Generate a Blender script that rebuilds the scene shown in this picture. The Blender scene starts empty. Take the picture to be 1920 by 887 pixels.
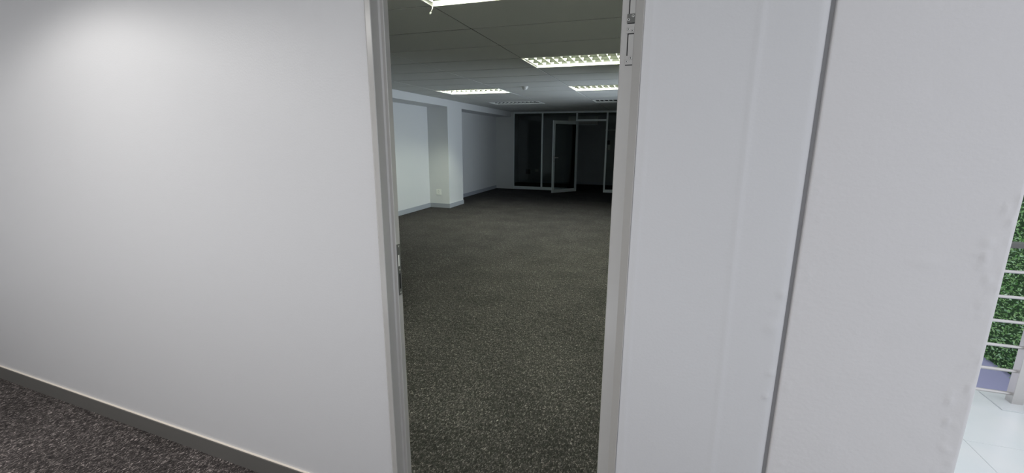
import bpy, bmesh, math, random
import numpy as np
from mathutils import Vector, Matrix
random.seed(7); rng = np.random.default_rng(7)
C = bpy.context.scene.collection
sc = bpy.context.scene

# ------------------------------------------------------------------ camera
cam_d = bpy.data.cameras.new('camera'); cam = bpy.data.objects.new('camera', cam_d); C.objects.link(cam)
cam_d.sensor_width = 36.0; cam_d.lens = 823.03 / 1920 * 36.0; cam_d.clip_start = .02; cam_d.clip_end = 200
RX = (0.94893638, -0.07258565, 0.30700338); RY = (0.31542434, 0.20220953, -0.92715629); RZ = (0.00521923, 0.97664867, 0.21477926)
cam.matrix_world = Matrix((RX + (0,), RY + (0,), RZ + (1.54,), (0, 0, 0, 1)))
sc.camera = cam

# ------------------------------------------------------------------ world (overcast sky)
wld = bpy.data.worlds.new('sky'); sc.world = wld; wld.use_nodes = True
bg = wld.node_tree.nodes['Background']; bg.inputs[0].default_value = (.90, .93, 1, 1); bg.inputs[1].default_value = 1.12

sc.view_settings.view_transform = 'Standard'; sc.view_settings.look = 'None'
sc.view_settings.gamma = 1.0; sc.view_settings.exposure = 0.0; sc.view_settings.use_curve_mapping = False

TUBE = 205.0          # radiance of the fluorescent tubes that are on
P_CORR, P_SPOT, P_WIN = 45.0, 25.0, 100.0

def area(name, loc, rot, sx, sy, power, col, spread=math.pi):
    l = bpy.data.lights.new(name, 'AREA'); l.shape = 'RECTANGLE'; l.size = sx; l.size_y = sy
    l.energy = power; l.color = col; l.spread = spread
    o = bpy.data.objects.new(name, l); C.objects.link(o); o.location = loc; o.rotation_euler = rot
    return o
# daylight entering the office through its side window, and the open balcony side of the corridor
area('window_daylight', (.80, 8.1, 1.5), (0, math.radians(90), 0), 1.5, 3.4, P_WIN, (.84, .87, 1), math.radians(140))
# unseen fill light added under the corridor ceiling to brighten the left wall
area('corridor_fill_light', (-2.45, -.35, 2.358), (0, 0, 0), 3.4, .55, P_CORR, (1, .985, .96))
# recessed spot close to the left wall
sp = bpy.data.lights.new('downlight_lamp', 'SPOT'); sp.energy = P_SPOT; sp.spot_size = math.radians(150); sp.spot_blend = .35
sp.shadow_soft_size = .06; sp.color = (1, .98, .94)
spo = bpy.data.objects.new('downlight_lamp', sp); C.objects.link(spo); spo.location = (-2.30, .60, 2.36)

# ------------------------------------------------------------------ materials
def mat(name, col, rough=.5, metal=0., bump=None, spec=.5, noise=None, emit=None):
    """bump=(scale, strength, distance); noise=(scale, dark col, light col)"""
    m = bpy.data.materials.new(name); m.use_nodes = True; nt = m.node_tree; N = nt.nodes; L = nt.links
    b = N['Principled BSDF']; b.inputs['Base Color'].default_value = (*col, 1)
    b.inputs['Roughness'].default_value = rough; b.inputs['Metallic'].default_value = metal
    b.inputs['Specular IOR Level'].default_value = spec
    if noise or bump: tc = N.new('ShaderNodeTexCoord')
    if noise:
        n = N.new('ShaderNodeTexNoise'); n.inputs['Scale'].default_value = noise[0]; n.inputs['Detail'].default_value = 5
        r = N.new('ShaderNodeValToRGB'); r.color_ramp.elements[0].color = (*noise[1], 1); r.color_ramp.elements[1].color = (*noise[2], 1)
        r.color_ramp.elements[0].position = .35; r.color_ramp.elements[1].position = .65
        L.new(tc.outputs['Object'], n.inputs['Vector']); L.new(n.outputs['Fac'], r.inputs['Fac']); L.new(r.outputs['Color'], b.inputs['Base Color'])
    if bump:
        n2 = N.new('ShaderNodeTexNoise'); n2.inputs['Scale'].default_value = bump[0]; n2.inputs['Detail'].default_value = 4
        bp = N.new('ShaderNodeBump'); bp.inputs['Strength'].default_value = bump[1]; bp.inputs['Distance'].default_value = bump[2]
        L.new(tc.outputs['Object'], n2.inputs['Vector']); L.new(n2.outputs['Fac'], bp.inputs['Height']); L.new(bp.outputs['Normal'], b.inputs['Normal'])
    if emit:
        b.inputs['Emission Color'].default_value = (*emit[0], 1); b.inputs['Emission Strength'].default_value = emit[1]
    return m

def carpet_mat(name='grey_carpet', tint=(1, 1, 1)):
    m = bpy.data.materials.new(name); m.use_nodes = True; nt = m.node_tree; N = nt.nodes; L = nt.links
    b = N['Principled BSDF']; b.inputs['Roughness'].default_value = .95; b.inputs['Specular IOR Level'].default_value = .15
    tc = N.new('ShaderNodeTexCoord')
    warp = N.new('ShaderNodeTexNoise'); warp.inputs['Scale'].default_value = 55; warp.inputs['Detail'].default_value = 2
    L.new(tc.outputs['Object'], warp.inputs['Vector'])
    mx = N.new('ShaderNodeVectorMath'); mx.operation = 'MULTIPLY_ADD'
    L.new(warp.outputs['Color'], mx.inputs[0]); mx.inputs[1].default_value = (.03, .03, 0); L.new(tc.outputs['Object'], mx.inputs[2])
    def fibre(angle, sc_, off):
        mp = N.new('ShaderNodeMapping'); mp.inputs['Rotation'].default_value = (0, 0, angle); mp.inputs['Scale'].default_value = (1, .28, 1)
        mp.inputs['Location'].default_value = (off, off, 0)
        n = N.new('ShaderNodeTexNoise'); n.inputs['Scale'].default_value = sc_; n.inputs['Detail'].default_value = 2; n.inputs['Roughness'].default_value = .6
        L.new(mx.outputs[0], mp.inputs['Vector']); L.new(mp.outputs[0], n.inputs['Vector']); return n.outputs['Fac']
    f1, f2, f3 = fibre(.5, 165, 0), fibre(2.1, 180, 3), fibre(-.6, 150, 7)
    a = N.new('ShaderNodeMath'); a.operation = 'MAXIMUM'; L.new(f1, a.inputs[0]); L.new(f2, a.inputs[1])
    a2 = N.new('ShaderNodeMath'); a2.operation = 'MAXIMUM'; L.new(a.outputs[0], a2.inputs[0]); L.new(f3, a2.inputs[1])
    big = N.new('ShaderNodeTexNoise'); big.inputs['Scale'].default_value = 2.3; big.inputs['Detail'].default_value = 4
    L.new(tc.outputs['Object'], big.inputs['Vector'])
    mid = N.new('ShaderNodeTexNoise'); mid.inputs['Scale'].default_value = 24; mid.inputs['Detail'].default_value = 3
    L.new(tc.outputs['Object'], mid.inputs['Vector'])
    r = N.new('ShaderNodeValToRGB'); cr = r.color_ramp
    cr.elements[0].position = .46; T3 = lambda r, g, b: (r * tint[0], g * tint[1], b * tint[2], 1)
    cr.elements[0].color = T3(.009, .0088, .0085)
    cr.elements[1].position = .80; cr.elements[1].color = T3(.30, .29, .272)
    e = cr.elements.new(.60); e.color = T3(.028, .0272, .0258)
    L.new(a2.outputs[0], r.inputs['Fac'])
    r2 = N.new('ShaderNodeMapRange'); r2.inputs['From Min'].default_value = .3; r2.inputs['From Max'].default_value = .7
    r2.inputs['To Min'].default_value = .74; r2.inputs['To Max'].default_value = 1.26
    L.new(big.outputs['Fac'], r2.inputs['Value'])
    r3 = N.new('ShaderNodeMapRange'); r3.inputs['From Min'].default_value = .3; r3.inputs['From Max'].default_value = .7
    r3.inputs['To Min'].default_value = .72; r3.inputs['To Max'].default_value = 1.28
    L.new(mid.outputs['Fac'], r3.inputs['Value'])
    mm = N.new('ShaderNodeMath'); mm.operation = 'MULTIPLY'; L.new(r2.outputs[0], mm.inputs[0]); L.new(r3.outputs[0], mm.inputs[1])
    vm = N.new('ShaderNodeVectorMath'); vm.operation = 'SCALE'; L.new(r.outputs['Color'], vm.inputs[0]); L.new(mm.outputs[0], vm.inputs['Scale'])
    L.new(vm.outputs[0], b.inputs['Base Color'])
    bp = N.new('ShaderNodeBump'); bp.inputs['Strength'].default_value = .8; bp.inputs['Distance'].default_value = .004
    L.new(a2.outputs[0], bp.inputs['Height']); L.new(bp.outputs['Normal'], b.inputs['Normal'])
    return m

def glass_mat(name, tint, refl):
    m = bpy.data.materials.new(name); m.use_nodes = True; nt = m.node_tree; N = nt.nodes; L = nt.links
    N.remove(N['Principled BSDF']); out = N['Material Output']
    t = N.new('ShaderNodeBsdfTransparent'); t.inputs[0].default_value = (*tint, 1)
    g = N.new('ShaderNodeBsdfGlossy'); g.inputs['Roughness'].default_value = .02; g.inputs[0].default_value = (refl, refl, refl, 1)
    fr = N.new('ShaderNodeFresnel'); fr.inputs['IOR'].default_value = 1.5
    mx = N.new('ShaderNodeMixShader'); L.new(fr.outputs[0], mx.inputs[0]); L.new(t.outputs[0], mx.inputs[1]); L.new(g.outputs[0], mx.inputs[2])
    L.new(mx.outputs[0], out.inputs['Surface']); return m

M = dict(
    wall=mat('painted_plaster', (.60, .598, .61), .42, bump=(140, .10, .004)),
    pier=mat('painted_masonry', (.62, .607, .612), .5, bump=(90, .16, .004)),
    office=mat('office_wall_paint', (.70, .71, .71), .6, bump=(120, .08, .003)),
    frame=mat('grey_frame_enamel', (.43, .42, .405), .21, bump=(260, .05, .002), spec=.8),
    groove=mat('joint_sealant', (.34, .34, .35), .7),
    carpet=carpet_mat(tint=(.94, .89, .93)), carpet_lit=carpet_mat('grey_carpet_lit', (2.5, 2.25, 2.28)),  # corridor copy of the carpet has brighter, warmer light put into its tint
    skirting=mat('charcoal_skirting', (.125, .12, .112), .5, bump=(60, .05, .002)),
    caulk=mat('cream_skirting_top', (.80, .73, .64), .6),
    skirt2=mat('grey_skirting', (.36, .38, .42), .5),
    tile=mat('ceiling_tile', (.70, .71, .68), .9, bump=(420, .25, .002), noise=(160, (.67, .68, .65), (.73, .74, .71))),
    grid=mat('ceiling_grid', (.05, .05, .047), .7),
    fitting=mat('white_fitting_enamel', (.86, .87, .82), .35),
    louvre=mat('louvre_aluminium', (.016, .017, .0145), .6, 0, spec=0),
    tube=mat('lit_tube', (.9, .9, .9), .4, emit=((.94, 1, .80), TUBE)),
    tube_off=mat('unlit_tube', (.75, .76, .74), .3),
    alu=mat('anodised_aluminium', (.84, .90, .905), .38, .3),
    glass=glass_mat('clear_glass', (.82, .86, .86), .45),
    white=mat('white_plastic', (.74, .73, .70), .4),
    black=mat('black_plastic', (.015, .015, .016), .5),
    steel=mat('brushed_steel', (.62, .60, .585), .34, .85, bump=(300, .08, .001)),
    darksteel=mat('dull_steel', (.13, .132, .124), .45, .3),
    screw=mat('screw_steel', (.62, .62, .60), .28, .9),
    slot=mat('dark_recess', (.012, .012, .013), .9),
    porcelain=mat('white_porcelain_tile', (.84, .88, .87), .22, noise=(3.5, (.82, .86, .86), (.87, .89, .88))),
    grout=mat('tile_grout', (.36, .35, .34), .9),
    lavender=mat('lavender_screed', (.47, .46, .70), .7),
    backing=mat('hedge_backing', (.04, .09, .03), .9),
    leaf=mat('plastic_leaf', (.34, .60, .22), .38, noise=(14, (.16, .42, .10), (.54, .80, .36))),
    leaf2=mat('pale_plastic_leaf', (.55, .80, .50), .4),
    plateenamel=mat('white_plate_enamel', (.75, .78, .78), .35),
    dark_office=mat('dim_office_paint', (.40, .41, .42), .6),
)

# ------------------------------------------------------------------ helpers
def bm_box(bm, x0, x1, y0, y1, z0, z1, bevel=0, mi=0):
    vs = [bm.verts.new((x, y, z)) for x in (x0, x1) for y in (y0, y1) for z in (z0, z1)]
    F = []
    for q in ((0, 1, 3, 2), (4, 6, 7, 5), (0, 4, 5, 1), (2, 3, 7, 6), (0, 2, 6, 4), (1, 5, 7, 3)):
        f = bm.faces.new([vs[i] for i in q]); f.material_index = mi; F.append(f)
    if bevel:
        es = list({e for f in F for e in f.edges})
        bmesh.ops.bevel(bm, geom=es, offset=bevel, segments=2, affect='EDGES', profile=.5)
def bm_tube(bm, pts, r, n=10, cap=True, mi=0):
    rings = []
    pts = [Vector(p) for p in pts]
    for i, p in enumerate(pts):
        d = (pts[min(i + 1, len(pts) - 1)] - pts[max(i - 1, 0)]).normalized()
        a = d.orthogonal().normalized() if abs(d.z) > .9 else d.cross(Vector((0, 0, 1))).normalized()
        b = d.cross(a)
        rr = r[i] if isinstance(r, (list, tuple)) else r
        rings.append([bm.verts.new(p + (a * math.cos(t) + b * math.sin(t)) * rr) for t in [2 * math.pi * k / n for k in range(n)]])
    for A, B in zip(rings, rings[1:]):
        for k in range(n):
            f = bm.faces.new((A[k], A[(k + 1) % n], B[(k + 1) % n], B[k])); f.smooth = True; f.material_index = mi
    if cap:
        bm.faces.new(rings[0][::-1]).material_index = mi; bm.faces.new(rings[-1]).material_index = mi
def bm_prism(bm, poly, z0, z1):
    """poly = list of (x, y) extruded along z"""
    lo = [bm.verts.new((x, y, z0)) for x, y in poly]; hi = [bm.verts.new((x, y, z1)) for x, y in poly]
    n = len(poly)
    for i in range(n): bm.faces.new((lo[i], lo[(i + 1) % n], hi[(i + 1) % n], hi[i]))
    bm.faces.new(lo[::-1]); bm.faces.new(hi)
def obj(name, bm, m, parent=None, loc=None):
    if not isinstance(bm, bpy.types.Mesh):
        bmesh.ops.recalc_face_normals(bm, faces=bm.faces[:])
        me = bpy.data.meshes.new(name); bm.to_mesh(me); bm.free()
        for k in (m if isinstance(m, (list, tuple)) else [m]): me.materials.append(M[k])
    else: me = bm
    o = bpy.data.objects.new(name, me); C.objects.link(o)
    if parent: o.parent = parent
    if loc is not None: o.location = loc
    return o
def box(name, b, m, parent=None, bevel=0):
    bm = bmesh.new(); bm_box(bm, *b, bevel=bevel); return obj(name, bm, m, parent)
def struct(o): o['kind'] = 'structure'; return o
def empty(name, loc=(0, 0, 0), rz=0, label=None, cat=None, group=None, parent=None):
    o = bpy.data.objects.new(name, None); C.objects.link(o); o.location = loc; o.rotation_euler = (0, 0, rz)
    o.empty_display_size = .1
    if label: tag(o, label, cat, group)
    if parent: o.parent = parent
    return o
def tag(o, label, cat, group=None):
    o['label'] = label; o['category'] = cat
    if group: o['group'] = group
    return o
def copy_tree(o, parent=None):
    c = o.copy(); C.objects.link(c)
    if parent: c.parent = parent
    for ch in list(o.children): copy_tree(ch, c)
    return c

# door wall frame: u along the wall to the right, v into the office
TH = math.atan(.0447); WO = Vector((0, 1.255, 0))
WM = Matrix.Translation(WO) @ Matrix.Rotation(-TH, 4, 'Z')
def W(o): o.matrix_world = WM; return o

CEIL = 2.40
# ================================================================== SETTING
o = struct(box('floor', (-6.4, .70, -1.9, .03, -.12, 0), 'carpet_lit')); W(o)
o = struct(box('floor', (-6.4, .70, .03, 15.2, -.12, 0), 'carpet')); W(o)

# ---- walls either side of the doorway (front faces with the paint's real unevenness)
def relief_wall(name, u0, u1, fn, thick, m, step=.006, z1=CEIL, er=(.004, .004)):
    us = list(np.arange(u0, u1, step)) + [u1]
    us = sorted(set([u0, u0 + er[0] * .3, u0 + er[0]] + us + [u1 - er[1], u1 - er[1] * .3]))
    zs = list(np.arange(0, z1, step * 1.25)) + [z1]
    U, Z = np.meshgrid(us, zs); Vd = fn(U, Z)
    # rounded arrises
    for k, (edge, s, e) in enumerate(((u0, 1, er[0]), (u1, -1, er[1]))):
        d = np.clip((U - edge) * s, 0, e); Vd = Vd + (e - np.sqrt(np.maximum(e * e - (e - d) ** 2, 0)))
    nz, nu = U.shape
    P = np.stack([U, Vd, Z], -1).reshape(-1, 3)
    idx = np.arange(nz * nu).reshape(nz, nu)
    F = np.stack([idx[:-1, :-1], idx[:-1, 1:], idx[1:, 1:], idx[1:, :-1]], -1).reshape(-1, 4).tolist()
    n0 = len(P); P = P.tolist()
    P += [[u0, thick, 0], [u1, thick, 0], [u1, thick, z1], [u0, thick, z1]]
    b = [n0, n0 + 1, n0 + 2, n0 + 3]
    F += [[b[1], b[0], b[3], b[2]], [b[0]] + idx[:, 0].tolist()[::1] + [b[3]], [b[1], b[2]] + idx[::-1, -1].tolist()]
    F += [idx[0, ::-1].tolist() + [b[0], b[1]], idx[-1, :].tolist() + [b[2], b[3]]]
    me = bpy.data.meshes.new(name); me.from_pydata(P, [], F); me.materials.append(M[m])
    for p in me.polygons: p.use_smooth = len(p.vertices) == 4 and p.index < (nz - 1) * (nu - 1)
    o = bpy.data.objects.new(name, me); C.objects.link(o); W(o); return struct(o)
def bumps(U, Z, lst):
    V = np.zeros_like(U)
    for (u, z, ru, rz, h) in lst: V -= 1.7 * h * np.exp(-(((U - u) / ru) ** 2 + ((Z - z) / rz) ** 2))
    return V
SEAM, EDGE, UR = .3445, .745, -.065
bl = [(SEAM - .018, 1.155, .010, .010, .0022), (SEAM - .032, 1.06, .016, .020, .0016), (SEAM - .018, .93, .010, .006, .002),
      (SEAM - .022, .86, .006, .006, .0025), (SEAM - .02, .99, .006, .008, .001), (SEAM - .03, 1.11, .03, .012, .0005)]
bl += [(SEAM - .16 + random.uniform(-.15, .1), random.uniform(.5, 1.9), .004, .004, .0007) for k in range(7)]
def f_right(U, Z):
    ridge = -.0018 * np.exp(-((U - (.205 + .004 * np.sin(Z * 3))) / .007) ** 2)
    ridge += -.0016 * np.exp(-((U - (-.045 + .002 * np.sin(Z * 5))) / .004) ** 2)
    roll = .004 * np.exp(-((SEAM - .006 - U) / .008) ** 2)
    return bumps(U, Z, bl) + ridge + roll + .0012 * np.sin(U * 14 + Z * 3) * np.sin(Z * 4.1)
be = [(SEAM + random.uniform(.012, .04), random.uniform(.5, 1.6), .004, .005, random.uniform(.0005, .0012)) for k in range(46)]
be += [(EDGE - random.uniform(.01, .05), random.uniform(.6, 1.45), random.uniform(.003, .006), random.uniform(.004, .010), random.uniform(.0006, .0018)) for k in range(70)]
be += [(EDGE - .045, 1.325, .012, .010, .0025), (EDGE - .05, 1.30, .02, .005, .002), (.60, 1.27, .03, .012, .0012)]
be += [(random.uniform(.4, .7), random.uniform(.5, 1.7), .03, .03, random.uniform(-.0006, .0006)) for k in range(24)]
def f_pier(U, Z):
    return bumps(U, Z, be) + .0014 * np.sin(U * 11 + Z * 2) * np.sin(Z * 3.3) + .0022 * np.sin(Z * 5.3) * np.exp(-(EDGE - U) / .02)
relief_wall('wall_right', UR, SEAM - .005, f_right, .06, 'wall', er=(.003, .004))
relief_wall('wall_end', SEAM + .005, EDGE, f_pier, .15, 'pier', er=(.003, .012))
bm = bmesh.new(); bm_box(bm, SEAM - .012, SEAM + .012, .012, .055, 0, CEIL)
W(struct(obj('trim_1', bm, 'groove')))
UL = -.924
W(struct(box('wall_left', (-6.2, UL, 0, .06, 0, CEIL), 'wall')))
W(struct(box('wall_above', (UL, UR, 0, .06, 2.12, CEIL), 'wall')))
# corridor shell behind the photographer
struct(box('wall_back', (-6.4, .70, -1.75, -1.65, 0, CEIL), 'wall'))
struct(box('wall_corridor', (-6.4, -6.25, -1.65, 1.5, 0, CEIL), 'wall'))
struct(box('ceiling_corridor', (-6.4, .70, -1.75, 1.36, CEIL, CEIL + .36), 'fitting'))

# ---- corridor skirting
sk = W(struct(box('baseboard_left', (-6.2, -.93, -.013, 0, 0, .084), 'skirting')))
t = box('top_edge', (-6.2, -.93, -.0085, 0, .084, .0865), 'caulk', sk); t['label'] = 'thin cream painted top edge'
for a, b in ((-.062, SEAM - .006), (SEAM + .006, EDGE)):
    s2 = W(struct(box('baseboard_right', (a, b, -.013, -.002, 0, .084), 'skirting')))

# ---- door frame
door = empty('door_1'); door.matrix_world = WM; struct(door)
HT = 2.06
bm = bmesh.new(); bm_prism(bm, [(-.932, 0), (-.9205, -.010), (-.9025, -.010), (-.901, -.008), (-.901, .029), (-.8965, .035), (-.8855, .035), (-.884, .037), (-.884, .060), (-.932, .060)], 0, HT)
obj('left_jamb', bm, 'frame', door).name = 'jamb'
bm = bmesh.new(); bm_prism(bm, [(-.0645, -.0015), (-.0665, -.0015), (-.0885, .015), (-.1215, .015), (-.1230, .0165), (-.1230, .060), (-.0645, .060)], 0, HT)
obj('jamb', bm, 'frame', door)
box('head', (-.932, -.0645, -.010, .060, HT, HT + .06), 'frame', door)
# strike plate on the left jamb
def screw(parent, p, axis, r=.0042):
    """round pan-head screw with a dark driver recess; axis 'u' faces +u, 'v' faces -v"""
    bm = bmesh.new()
    d = Vector((1, 0, 0)) if axis == 'u' else Vector((0, -1, 0)); p = Vector(p)
    bm_tube(bm, [p, p + d * .0010, p + d * .0018], [r, r, r * .62], 12)
    bm_tube(bm, [p + d * .0016, p + d * .0020], r * .42, 6, mi=1)
    return obj('screw', bm, ['screw', 'slot'], parent)
U2 = -.884
pl = bmesh.new()
z0, z1 = .975, 1.168
va, vb = .0385, .0575
for b_ in ((va, vb, z0, .998), (va, vb, 1.057, 1.085), (va, vb, 1.128, z1), (va, va + .005, .998, 1.057), (vb - .004, vb, .998, 1.057), (va, va + .004, 1.085, 1.128), (vb - .005, vb, 1.085, 1.128)):
    bm_box(pl, U2 - .0005, U2 + .0015, b_[0], b_[1], b_[2], b_[3])
strike = obj('strike_plate', pl, 'darksteel', door); strike['label'] = 'dull steel strike plate with latch and bolt slots'
o = box('latch_slot', (U2 - .0004, U2 + .0003, va + .004, vb - .005, 1.085, 1.128), 'fitting', strike)
o = box('bolt_slot', (U2 - .0004, U2 + .0003, va + .005, vb - .004, .998, 1.057), 'slot', strike)
for z in (.983, 1.071, 1.160): screw(strike, (U2 + .0015, (va + vb) / 2 + .001, z), 'u', .0032)
# two flush hinge plates, one over the other, on the right jamb
def hinge(zb, zt, dark, lab):
    V = .015; a, b = -.1085, -.0890
    bm = bmesh.new()
    for q in ((a, b, zb, zb + .022), (a, b, zt - .016, zt)): bm_box(bm, q[0], q[1], V - .0016, V + .001, q[2], q[3], .0004)
    h = obj('hinge', bm, dark, door); h['label'] = lab
    box('hinge_leaf', (-.1025, b, V - .0016, V + .001, zb + .022, zt - .0185), 'frame', h, .0004)
    box('slot', (-.1053, -.1025, V - .0006, V + .001, zb + .022, zt - .016), 'slot', h)
    o = box('slot', (-.1053, b, V - .0006, V + .001, zt - .0187, zt - .016), 'slot', h)
    box('slot', (a + .001, b, V - .0009, V + .001, zb - .0022, zb), 'slot', h)
    for (u, z) in ((-.1045, zb + .008), (-.0938, zb + .016), (-.1040, zt - .006), (-.0938, zt - .010)): screw(h, (u, V - .0014, z), 'v', .0038)
hinge(1.7375, 1.831, 'frame', 'lower hinge plate painted grey like the frame')
hinge(1.8405, 1.935, 'darksteel', 'upper hinge plate in bare dull steel')

# ---- office shell
WX, CX, CY0, CY1, PY, BY = -5.02, -4.52, 9.07, 9.82, 13.51, 15.8
struct(box('wall_west', (WX - .12, WX, 1.30, 16.0, 0, CEIL + .30), 'office'))
struct(box('wall_column', (WX, CX, CY0, CY1, 0, 2.25), 'office'))
struct(box('wall_beam', (WX, CX, 1.6, PY, 2.25, CEIL), 'office'))
struct(box('wall_return', (WX, -4.43, PY - .03, PY + .09, 0, CEIL), 'office'))
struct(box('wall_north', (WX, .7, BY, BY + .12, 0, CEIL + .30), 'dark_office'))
# right-hand wall with a window onto the balcony side
struct(box('wall_east', (.58, .70, 1.372, 6.4, 0, CEIL + .30), 'office'))
struct(box('wall_east', (.58, .70, 9.8, 16.0, 0, CEIL + .30), 'office'))
struct(box('wall_east', (.58, .70, 6.4, 9.8, 0, .75), 'office'))
struct(box('wall_east', (.58, .70, 6.4, 9.8, 2.25, CEIL + .30), 'office'))
win = struct(empty('window_1', (.64, 8.1, .75)))
box('window_frame', (-.02, .02, -1.7, 1.7, 0, .05), 'alu', win); box('window_frame', (-.02, .02, -1.7, 1.7, 1.45, 1.5), 'alu', win)
for y in (-1.7, -.025, 1.65): box('window_frame', (-.02, .02, y, y + .05, .05, 1.45), 'alu', win)
for y0, y1 in ((-1.65, -.025), (.025, 1.65)): box('pane', (-.003, .003, y0, y1, .05, 1.45), 'glass', win)
# skirtings
H2 = .098
struct(box('baseboard_west', (WX, WX + .012, 1.6, CY0, 0, H2), 'skirt2'))
struct(box('baseboard_west', (WX, WX + .012, CY1, PY - .03, 0, H2), 'skirt2'))
struct(box('baseboard_column', (WX + .012, CX + .012, CY0 - .012, CY0, 0, H2), 'skirt2'))
struct(box('baseboard_column', (CX, CX + .012, CY0, CY1 + .012, 0, H2), 'skirt2'))
struct(box('baseboard_column', (WX + .012, CX, CY1, CY1 + .012, 0, H2), 'skirt2'))
struct(box('baseboard_north', (WX, .58, BY - .012, BY, 0, H2), 'skirt2'))

# ---- office ceiling: slab, grid and one object per lay-in tile
ce = struct(box('ceiling', (WX - .1, .7, 1.36, 16.0, CEIL + .26, CEIL + .36), 'grid'))
gx = [-5.02, -4.52, -3.90, -2.70, -1.49, -.29, .58]
gy = [1.507 + .649 * k for k in range(19)] + [13.51]
lights_at = {(4, 1): 1, (4, 5): 2, (4, 9): 3, (2, 9): 4, (2, 13): 5, (4, 13): 6}
bm = bmesh.new()
for x in gx[1:-1]: bm_box(bm, x - .010, x + .010, 1.4, BY, CEIL - .0005, CEIL + .02)
for y in gy: bm_box(bm, CX, .58, y - .013, y + .013, CEIL, CEIL + .0195)
obj('ceiling_grid', bm, 'grid', ce)
tile_mesh = {}
gy2 = gy + [13.51 + .649 * k for k in range(1, 4)] + [BY]
for i in range(len(gx) - 1):
    for j in range(len(gy2) - 1):
        if (i, j) in lights_at: continue
        w_, d_ = round(gx[i + 1] - gx[i], 3), round(gy2[j + 1] - gy2[j], 3)
        if d_ < .05 or (i == 0 and gy2[j] < PY - .01): continue      # the bulkhead fills this strip
        if (w_, d_) not in tile_mesh:
            bm = bmesh.new(); bm_box(bm, -w_ / 2 + .006, w_ / 2 - .006, -d_ / 2 + .010, d_ / 2 - .010, 0, .014, .0015)
            o = obj('tile', bm, 'tile', ce); tile_mesh[(w_, d_)] = o.data
        else: o = obj('tile', tile_mesh[(w_, d_)], 'tile', ce)
        o.location = ((gx[i] + gx[i + 1]) / 2, (gy2[j] + gy2[j + 1]) / 2, CEIL - .004 - random.uniform(0, .0012))
        o.rotation_euler = (random.uniform(-.0025, .0025), random.uniform(-.0012, .0012), 0)

# ================================================================== THINGS IN THE OFFICE
def louvre_light(x0, x1, y0, y1, on, label):
    cx, cy = (x0 + x1) / 2, (y0 + y1) / 2
    L = empty('ceiling_light', (cx, cy, CEIL), 0, label, 'ceiling light', 'louvred ceiling lights in the office')
    hx, hy = (x1 - x0) / 2 - .006, (y1 - y0) / 2 - .006
    D, lip, T = .11, -.012, .010
    box('back_panel', (-hx, hx, -hy, hy, D, D + .01), 'fitting', L)
    bm = bmesh.new()
    for a in (-1, 1):
        s, e = sorted((a * hx, a * (hx - .004))); bm_box(bm, s, e, -hy, hy, .0, D)
        s, e = sorted((a * hy, a * (hy - .004))); bm_box(bm, -hx + .004, hx - .004, s, e, .0, D)
    obj('housing', bm, 'louvre', L)
    bm = bmesh.new()                                   # raised flange whose inner slope catches the lamps
    prof = [(0, 0), (.003, lip), (.007, lip), (.012, .004), (T + .008, .010), (T + .008, .014), (0, .006)]
    for ax in (0, 1):
        for s in (-1, 1):
            rings = []
            for end in (-1, 1):
                r = []
                for (d, z) in prof:
                    if ax == 0: r.append(bm.verts.new((end * (hx + .004 - d), s * (hy + .004 - d), z)))
                    else: r.append(bm.verts.new((s * (hx + .004 - d), end * (hy + .004 - d), z)))
                rings.append(r)
            n = len(prof)
            for k in range(n): bm.faces.new((rings[0][k], rings[0][(k + 1) % n], rings[1][(k + 1) % n], rings[1][k]))
            bm.faces.new(rings[0]); bm.faces.new(rings[1][::-1])
    obj('frame', bm, 'fitting', L)
    ix, iy = hx - T - .006, hy - T - .006
    # long V-shaped reflectors
    nb = 3; cw = 2 * iy / nb
    for k in range(1, nb):
        y = -iy + k * cw
        bm = bmesh.new()
        pts = [(-.006, .006), (.006, .006), (.011, .03), (.024, .055), (-.024, .055), (-.011, .03)]
        if k == 0: pts = [(0, .006), (.006, .006), (.011, .03), (.024, .055), (0, .055)]
        if k == nb: pts = [(-.006, .006), (0, .006), (0, .055), (-.024, .055), (-.011, .03)]
        A = [bm.verts.new((-ix, y + p[0], p[1])) for p in pts]; B = [bm.verts.new((ix, y + p[0], p[1])) for p in pts]
        n = len(pts)
        for q in range(n): bm.faces.new((A[q], A[(q + 1) % n], B[(q + 1) % n], B[q]))
        bm.faces.new(A[::-1]); bm.faces.new(B)
        obj('reflector', bm, 'louvre', L)
    nc = 12; bme = None
    for k in range(nc + 1):
        x = -ix + 2 * ix * k / nc
        if bme is None:
            bm = bmesh.new()
            for q in range(nb):
                ya, yb = -iy + q * cw, -iy + (q + 1) * cw
                P = [(-.0015, ya + .007, .005), (.0015, ya + .007, .005), (.0015, yb - .007, .005), (-.0015, yb - .007, .005),
                     (-.012, ya + .022, .053), (.012, ya + .022, .053), (.012, yb - .022, .053), (-.012, yb - .022, .053)]
                v = [bm.verts.new(p) for p in P]
                for f in ((0, 1, 2, 3), (4, 7, 6, 5), (0, 4, 5, 1), (1, 5, 6, 2), (2, 6, 7, 3), (3, 7, 4, 0)): bm.faces.new([v[i] for i in f])
            o = obj('cross_blade', bm, 'fitting', L); bme = o.data
        else: o = obj('cross_blade', bme, 'fitting', L)
        o.location = (x, 0, 0)
    for q in range(nb):
        y = -iy + (q + .5) * cw
        bm = bmesh.new(); bm_tube(bm, [(-ix + .02, y, .082), (ix - .02, y, .082)], .013, 10)
        obj('lamp_tube', bm, 'tube' if on else 'tube_off', L)
    return L
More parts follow.
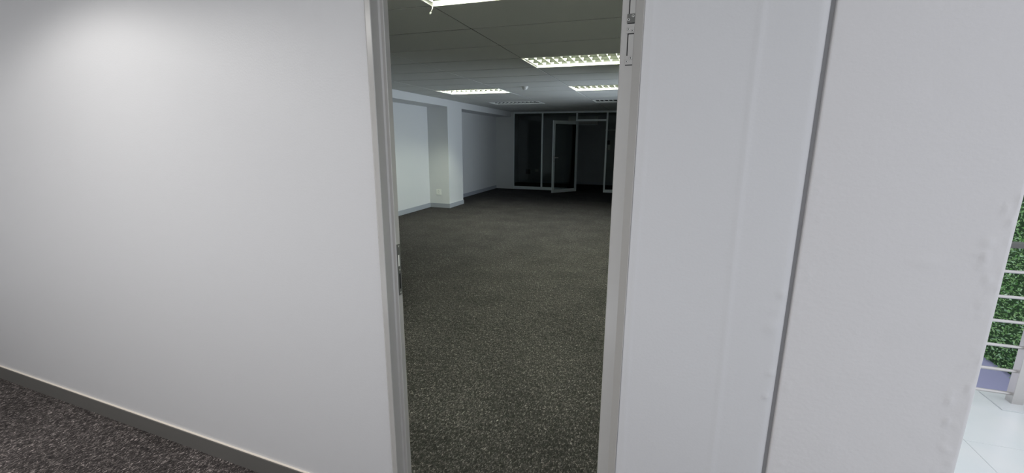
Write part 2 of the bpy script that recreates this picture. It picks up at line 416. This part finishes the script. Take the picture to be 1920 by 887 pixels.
lab = {1: 'lit louvred ceiling light nearest the doorway, with a loose white cord at its corner',
       2: 'lit louvred ceiling light second from the doorway, cut off by the right jamb',
       3: 'lit louvred ceiling light third from the doorway, small and cut off by the right jamb',
       4: 'lit louvred ceiling light above the plastered column on the left, seen whole',
       5: 'unlit louvred ceiling light at the back left, before the glass partition',
       6: 'unlit louvred ceiling light at the back right, before the glass partition',
       }
LI = {}
for (i, j), k in lights_at.items():
    if k in lab: LI[k] = louvre_light(gx[i], gx[i + 1], gy[j], gy[j + 1], k <= 4, lab[k])
    else:       # fittings out of the photograph's view: plain blank tiles close the grid
        bm = bmesh.new(); w_, d_ = gx[i + 1] - gx[i], gy[j + 1] - gy[j]
        bm_box(bm, -w_ / 2 + .006, w_ / 2 - .006, -d_ / 2 + .010, d_ / 2 - .010, 0, .014, .0015)
        o = obj('tile', bm, 'tile', ce); o.location = ((gx[i] + gx[i + 1]) / 2, (gy[j] + gy[j + 1]) / 2, CEIL - .005)
bm = bmesh.new()
hx, hy = .6, .3245
bm_tube(bm, [(-hx + .008, hy - .012, -.008), (-hx + .008, hy - .008, -.022), (-hx + .000, hy - .006, -.036), (-hx - .008, hy - .006, -.046)], .0035, 8)
bm_tube(bm, [(-hx - .006, hy - .006, -.044), (-hx - .014, hy - .006, -.056)], .006, 8)
o = obj('cord', bm, 'fitting', LI[1]); o['label'] = 'loose white cord hanging from the frame'

# smoke detector
sd = empty('smoke_detector', (-2.19, 7.24, CEIL - .005), 0, 'small white smoke detector on the office ceiling between the lights', 'smoke detector')
def lathe(bm, prof, n=20):
    rings = [[bm.verts.new((r * math.cos(2 * math.pi * k / n), r * math.sin(2 * math.pi * k / n), z)) for k in range(n)] for r, z in prof]
    for A, B in zip(rings, rings[1:]):
        for k in range(n): bm.faces.new((A[k], A[(k + 1) % n], B[(k + 1) % n], B[k])).smooth = True
    bm.faces.new(rings[0]); bm.faces.new(rings[-1][::-1])
bm = bmesh.new(); lathe(bm, [(.056, 0), (.058, -.008), (.052, -.014)]); obj('base', bm, 'white', sd)
bm = bmesh.new(); lathe(bm, [(.046, -.013), (.046, -.026), (.040, -.038), (.024, -.046), (.020, -.050)]); obj('sensor_head', bm, 'white', sd)

# socket on the column
def socket(name, loc, w, h, label, cat, m='white', holes=True, rz=0):
    s = empty(name, loc, rz, label, cat)
    box('face_plate', (-w / 2, w / 2, -.012, 0, -h / 2, h / 2), m, s, .003)
    if holes:
        for zz in (-.022, .022):
            bm = bmesh.new()
            for a in (-.014, .014, 0):
                z = zz + (.010 if a == 0 else -.004)
                bm_tube(bm, [(a, -.0125, z), (a, -.0115, z)], .0042, 8)
            obj('pin_holes', bm, 'slot', s)
        for zz in (-.022, .022): box('switch', (.035, .047, -.016, -.011, zz - .009, zz + .009), m, s, .001)
    return s
socket('wall_socket', (-4.785, CY0, .36), .125, .125, 'white double wall socket low on the side of the column', 'socket', 'fitting')

# ---- glass partition
PT = .05
gp = empty('glass_partition', (-3.0, PY, 0), 0, 'grey aluminium and glass partition across the dark end of the office', 'partition')
def px(x): return x + 3.0
mull = [-4.43, -3.50, -2.44, -1.545, -.45, .555]
for k, x in enumerate(mull):
    wd = .05
    box('mullion', (px(x) - (0 if k == 0 else wd / 2), px(x) + wd / 2, -.03, .03, 0, 2.34), 'alu', gp, .003)
box('head_rail', (px(-4.43), px(.58), -.035, .035, 2.34, 2.392), 'alu', gp, .003)
for a, b in ((0, 1), (1, 2), (3, 4), (4, 5)):
    box('sill_rail', (px(mull[a]) + .026, px(mull[b]) - .026, -.03, .03, 0, .09), 'alu', gp, .003)
    box('pane', (px(mull[a]) + .02, px(mull[b]) - .02, -.004, .004, .085, 2.345), 'glass', gp)
box('transom_rail', (px(mull[2]) + .025, px(mull[3]) - .025, -.03, .03, 2.10, 2.155), 'alu', gp, .003)
box('pane', (px(mull[2]) + .02, px(mull[3]) - .02, -.004, .004, 2.15, 2.345), 'glass', gp)
# open glazed door leaf, hinged at the third mullion
hx_, hy_ = -2.395, 13.455; fx, fy = -2.975, 12.70
Lw = math.hypot(fx - hx_, fy - hy_); ang = math.atan2(fy - hy_, fx - hx_)
gd = empty('glass_door', (hx_, hy_, .012), ang, 'open glazed door with a pale grey metal frame and silver handle', 'door')
DH = 2.085; sw = .072
box('stile', (0, sw, -.02, .02, 0, DH), 'alu', gd, .002); box('stile', (Lw - sw, Lw, -.02, .02, 0, DH), 'alu', gd, .002)
box('rail', (sw, Lw - sw, -.02, .02, 0, .095), 'alu', gd, .002); box('rail', (sw, Lw - sw, -.02, .02, DH - .095, DH), 'alu', gd, .002)
box('pane', (sw - .01, Lw - sw + .01, -.004, .004, .09, DH - .09), 'glass', gd)
for s in (-1, 1):
    bm = bmesh.new(); u = Lw - sw / 2
    bm_box(bm, u - .016, u + .016, min(s * .02, s * .026), max(s * .02, s * .026), .90, 1.09, .002)
    h = obj('handle', bm, 'steel', gd)
    bm = bmesh.new(); bm_tube(bm, [(u, s * .024, 1.03), (u, s * .062, 1.03), (u - .02, s * .066, 1.03), (u - .125, s * .066, 1.03)], .010, 10)
    obj('lever', bm, 'white', h)
    bm = bmesh.new(); bm_tube(bm, [(u, s * .024, .945), (u, s * .029, .945)], .010, 12); obj('keyhole', bm, 'screw', h)
for z in (.22, 1.04, 1.86):
    bm = bmesh.new(); bm_tube(bm, [(0, -.026, z - .05), (0, -.026, z + .05)], .009, 10); obj('hinge', bm, 'alu', gd)

# ---- dim back room seen through the glass
ac = empty('air_conditioner', (-2.62, BY, 2.07), 0, 'white split air conditioner high on the back wall behind the glass', 'air conditioner')
bm = bmesh.new()
pr = [(0, 0), (-.15, 0), (-.20, .05), (-.215, .13), (-.205, .23), (-.18, .28), (0, .28)]
A = [bm.verts.new((-.5, y, z)) for y, z in pr]; B = [bm.verts.new((.5, y, z)) for y, z in pr]
for k in range(len(pr)): bm.faces.new((A[k], A[(k + 1) % len(pr)], B[(k + 1) % len(pr)], B[k]))
bm.faces.new(A); bm.faces.new(B[::-1]); obj('casing', bm, 'white', ac)
box('air_flap', (-.44, .44, -.190, -.11, -.012, .004), 'alu', ac, .002)
box('display', (-.14, -.02, -.222, -.205, .05, .062), 'fitting', ac)
socket('wall_box', (-4.62, BY, .40), .17, .17, 'small black outlet box low on the back wall behind the glass', 'outlet', 'black', False)
socket('wall_outlet', (-4.28, BY, .45), .12, .10, 'small pale outlet beside the black box behind the glass', 'outlet', 'white', False)
socket('access_reader', (-1.73, BY, 1.47), .09, .14, 'black access reader above the white switch behind the far glass', 'reader', 'black', False)
socket('light_switch', (-1.70, BY, 1.31), .08, .18, 'white wall switch under the black reader behind the far glass', 'switch', 'white', False)
struct(box('trim_2', (-1.85, .58, BY - .03, BY, 1.87, 1.91), 'office'))

# unseen housing added around the corridor fill light (its lamp is set at the top)
cp = empty('corridor_fill_panel', (-2.45, -.35, CEIL), 0, 'long flat white panel added out of view on the corridor ceiling for fill light', 'ceiling light')
box('housing', (-1.72, 1.72, -.295, .295, -.037, -.003), 'fitting', cp, .003)

# corridor downlight (its lamp is set at the top)
dl = empty('downlight', (-2.30, .60, CEIL), 0, 'round white recessed downlight in the corridor ceiling near the left wall', 'downlight')
bm = bmesh.new()
n = 24
prof = [(.095, 0), (.095, -.006), (.075, -.008), (.070, 0)]
rings = [[bm.verts.new((r * math.cos(2 * math.pi * k / n), r * math.sin(2 * math.pi * k / n), z)) for k in range(n)] for r, z in prof]
for A, B in zip(rings, rings[1:] + rings[:1]):
    for k in range(n): bm.faces.new((A[k], A[(k + 1) % n], B[(k + 1) % n], B[k])).smooth = True
obj('ring', bm, 'fitting', dl)

# ================================================================== BALCONY SIDE
tx = [.70, .973, 1.638, 2.303, 2.968, 3.55]; ty = [3.358 - .665 * k for k in range(8)]
lf = struct(box('floor_landing', (.70, 3.55, ty[-1], 3.358, -.22, -.010), 'grout'))
tm = {}
for i in range(len(tx) - 1):
    for j in range(len(ty) - 1):
        w_, d_ = round(tx[i + 1] - tx[i], 3), .665
        if w_ not in tm:
            bm = bmesh.new(); bm_box(bm, -w_ / 2 + .0012, w_ / 2 - .0012, -d_ / 2 + .0012, d_ / 2 - .0012, -.010, 0, .0010)
            o = obj('tile', bm, 'porcelain', lf); tm[w_] = o.data
        else: o = obj('tile', tm[w_], 'porcelain', lf)
        o.location = ((tx[i] + tx[i + 1]) / 2, (ty[j] + ty[j + 1]) / 2, random.uniform(-.0006, 0))
rl = empty('railing', (2.14, 3.22, 0), 0, 'brushed steel balcony railing with thin horizontal bars on the white tiled edge', 'railing')
box('post', (-.028, .028, -.028, .028, .004, .97), 'steel', rl, .002)
box('base_plate', (-.12, .12, -.12, .09, 0, .006), 'plateenamel', rl, .001)
for z in (.058, .205, .358, .510, .660, .812):
    bm = bmesh.new(); bm_tube(bm, [(-1.30, 0, z), (1.35, 0, z)], .0095, 12); obj('bar', bm, 'steel', rl)
bm = bmesh.new(); bm_box(bm, -1.30, 1.35, -.03, .03, .955, .985, .004); obj('handrail', bm, 'darksteel', rl)
box('post', (-1.29, -1.235, -.028, .028, .004, .97), 'steel', rl, .002)
struct(box('floor_below', (.70, 3.9, 3.40, 9.5, -.95, -.84), 'lavender'))
struct(box('wall_landing', (.70, 3.9, 3.33, 3.356, -.95, -.22), 'lavender'))
# artificial hedge wall facing the landing
hw = empty('grass_wall', (3.66, 6.0, -.84), 0, 'artificial green hedge wall beyond the balcony railing', 'hedge')
box('backing', (0, .05, -1.95, 1.66, 0, 3.45), 'backing', hw)
nl = 26000
cy = rng.uniform(-1.9, 1.6, nl); cz = rng.uniform(0.01, 3.4, nl); cxv = -rng.uniform(.0, .045, nl)
L_ = rng.uniform(.022, .042, nl); Wd = L_ * rng.uniform(.35, .55, nl)
dirv = rng.normal(size=(nl, 3)); dirv[:, 0] = -np.abs(dirv[:, 0]) * .8 - .1; dirv[:, 2] += .2
dirv /= np.linalg.norm(dirv, axis=1)[:, None]
sv = np.cross(dirv, rng.normal(size=(nl, 3))); sv /= np.linalg.norm(sv, axis=1)[:, None]
nv = np.cross(dirv, sv)
c0 = np.stack([cxv, cy, cz], -1)
P = np.stack([c0, c0 + dirv * (L_ * .5)[:, None] + sv * (Wd * .5)[:, None] + nv * .003, c0 + dirv * L_[:, None], c0 + dirv * (L_ * .5)[:, None] - sv * (Wd * .5)[:, None] + nv * .003], 1).reshape(-1, 3)
P[:, 2] = np.maximum(P[:, 2], .003)
me = bpy.data.meshes.new('leaves'); me.from_pydata(P.tolist(), [], (np.arange(nl * 4).reshape(-1, 4)).tolist())
me.materials.append(M['leaf']); me.materials.append(M['leaf2'])
me.polygons.foreach_set('material_index', (rng.random(nl) < .22).astype(np.int32))
lo = bpy.data.objects.new('leaves', me); C.objects.link(lo); lo.parent = hw; lo['kind'] = 'stuff'
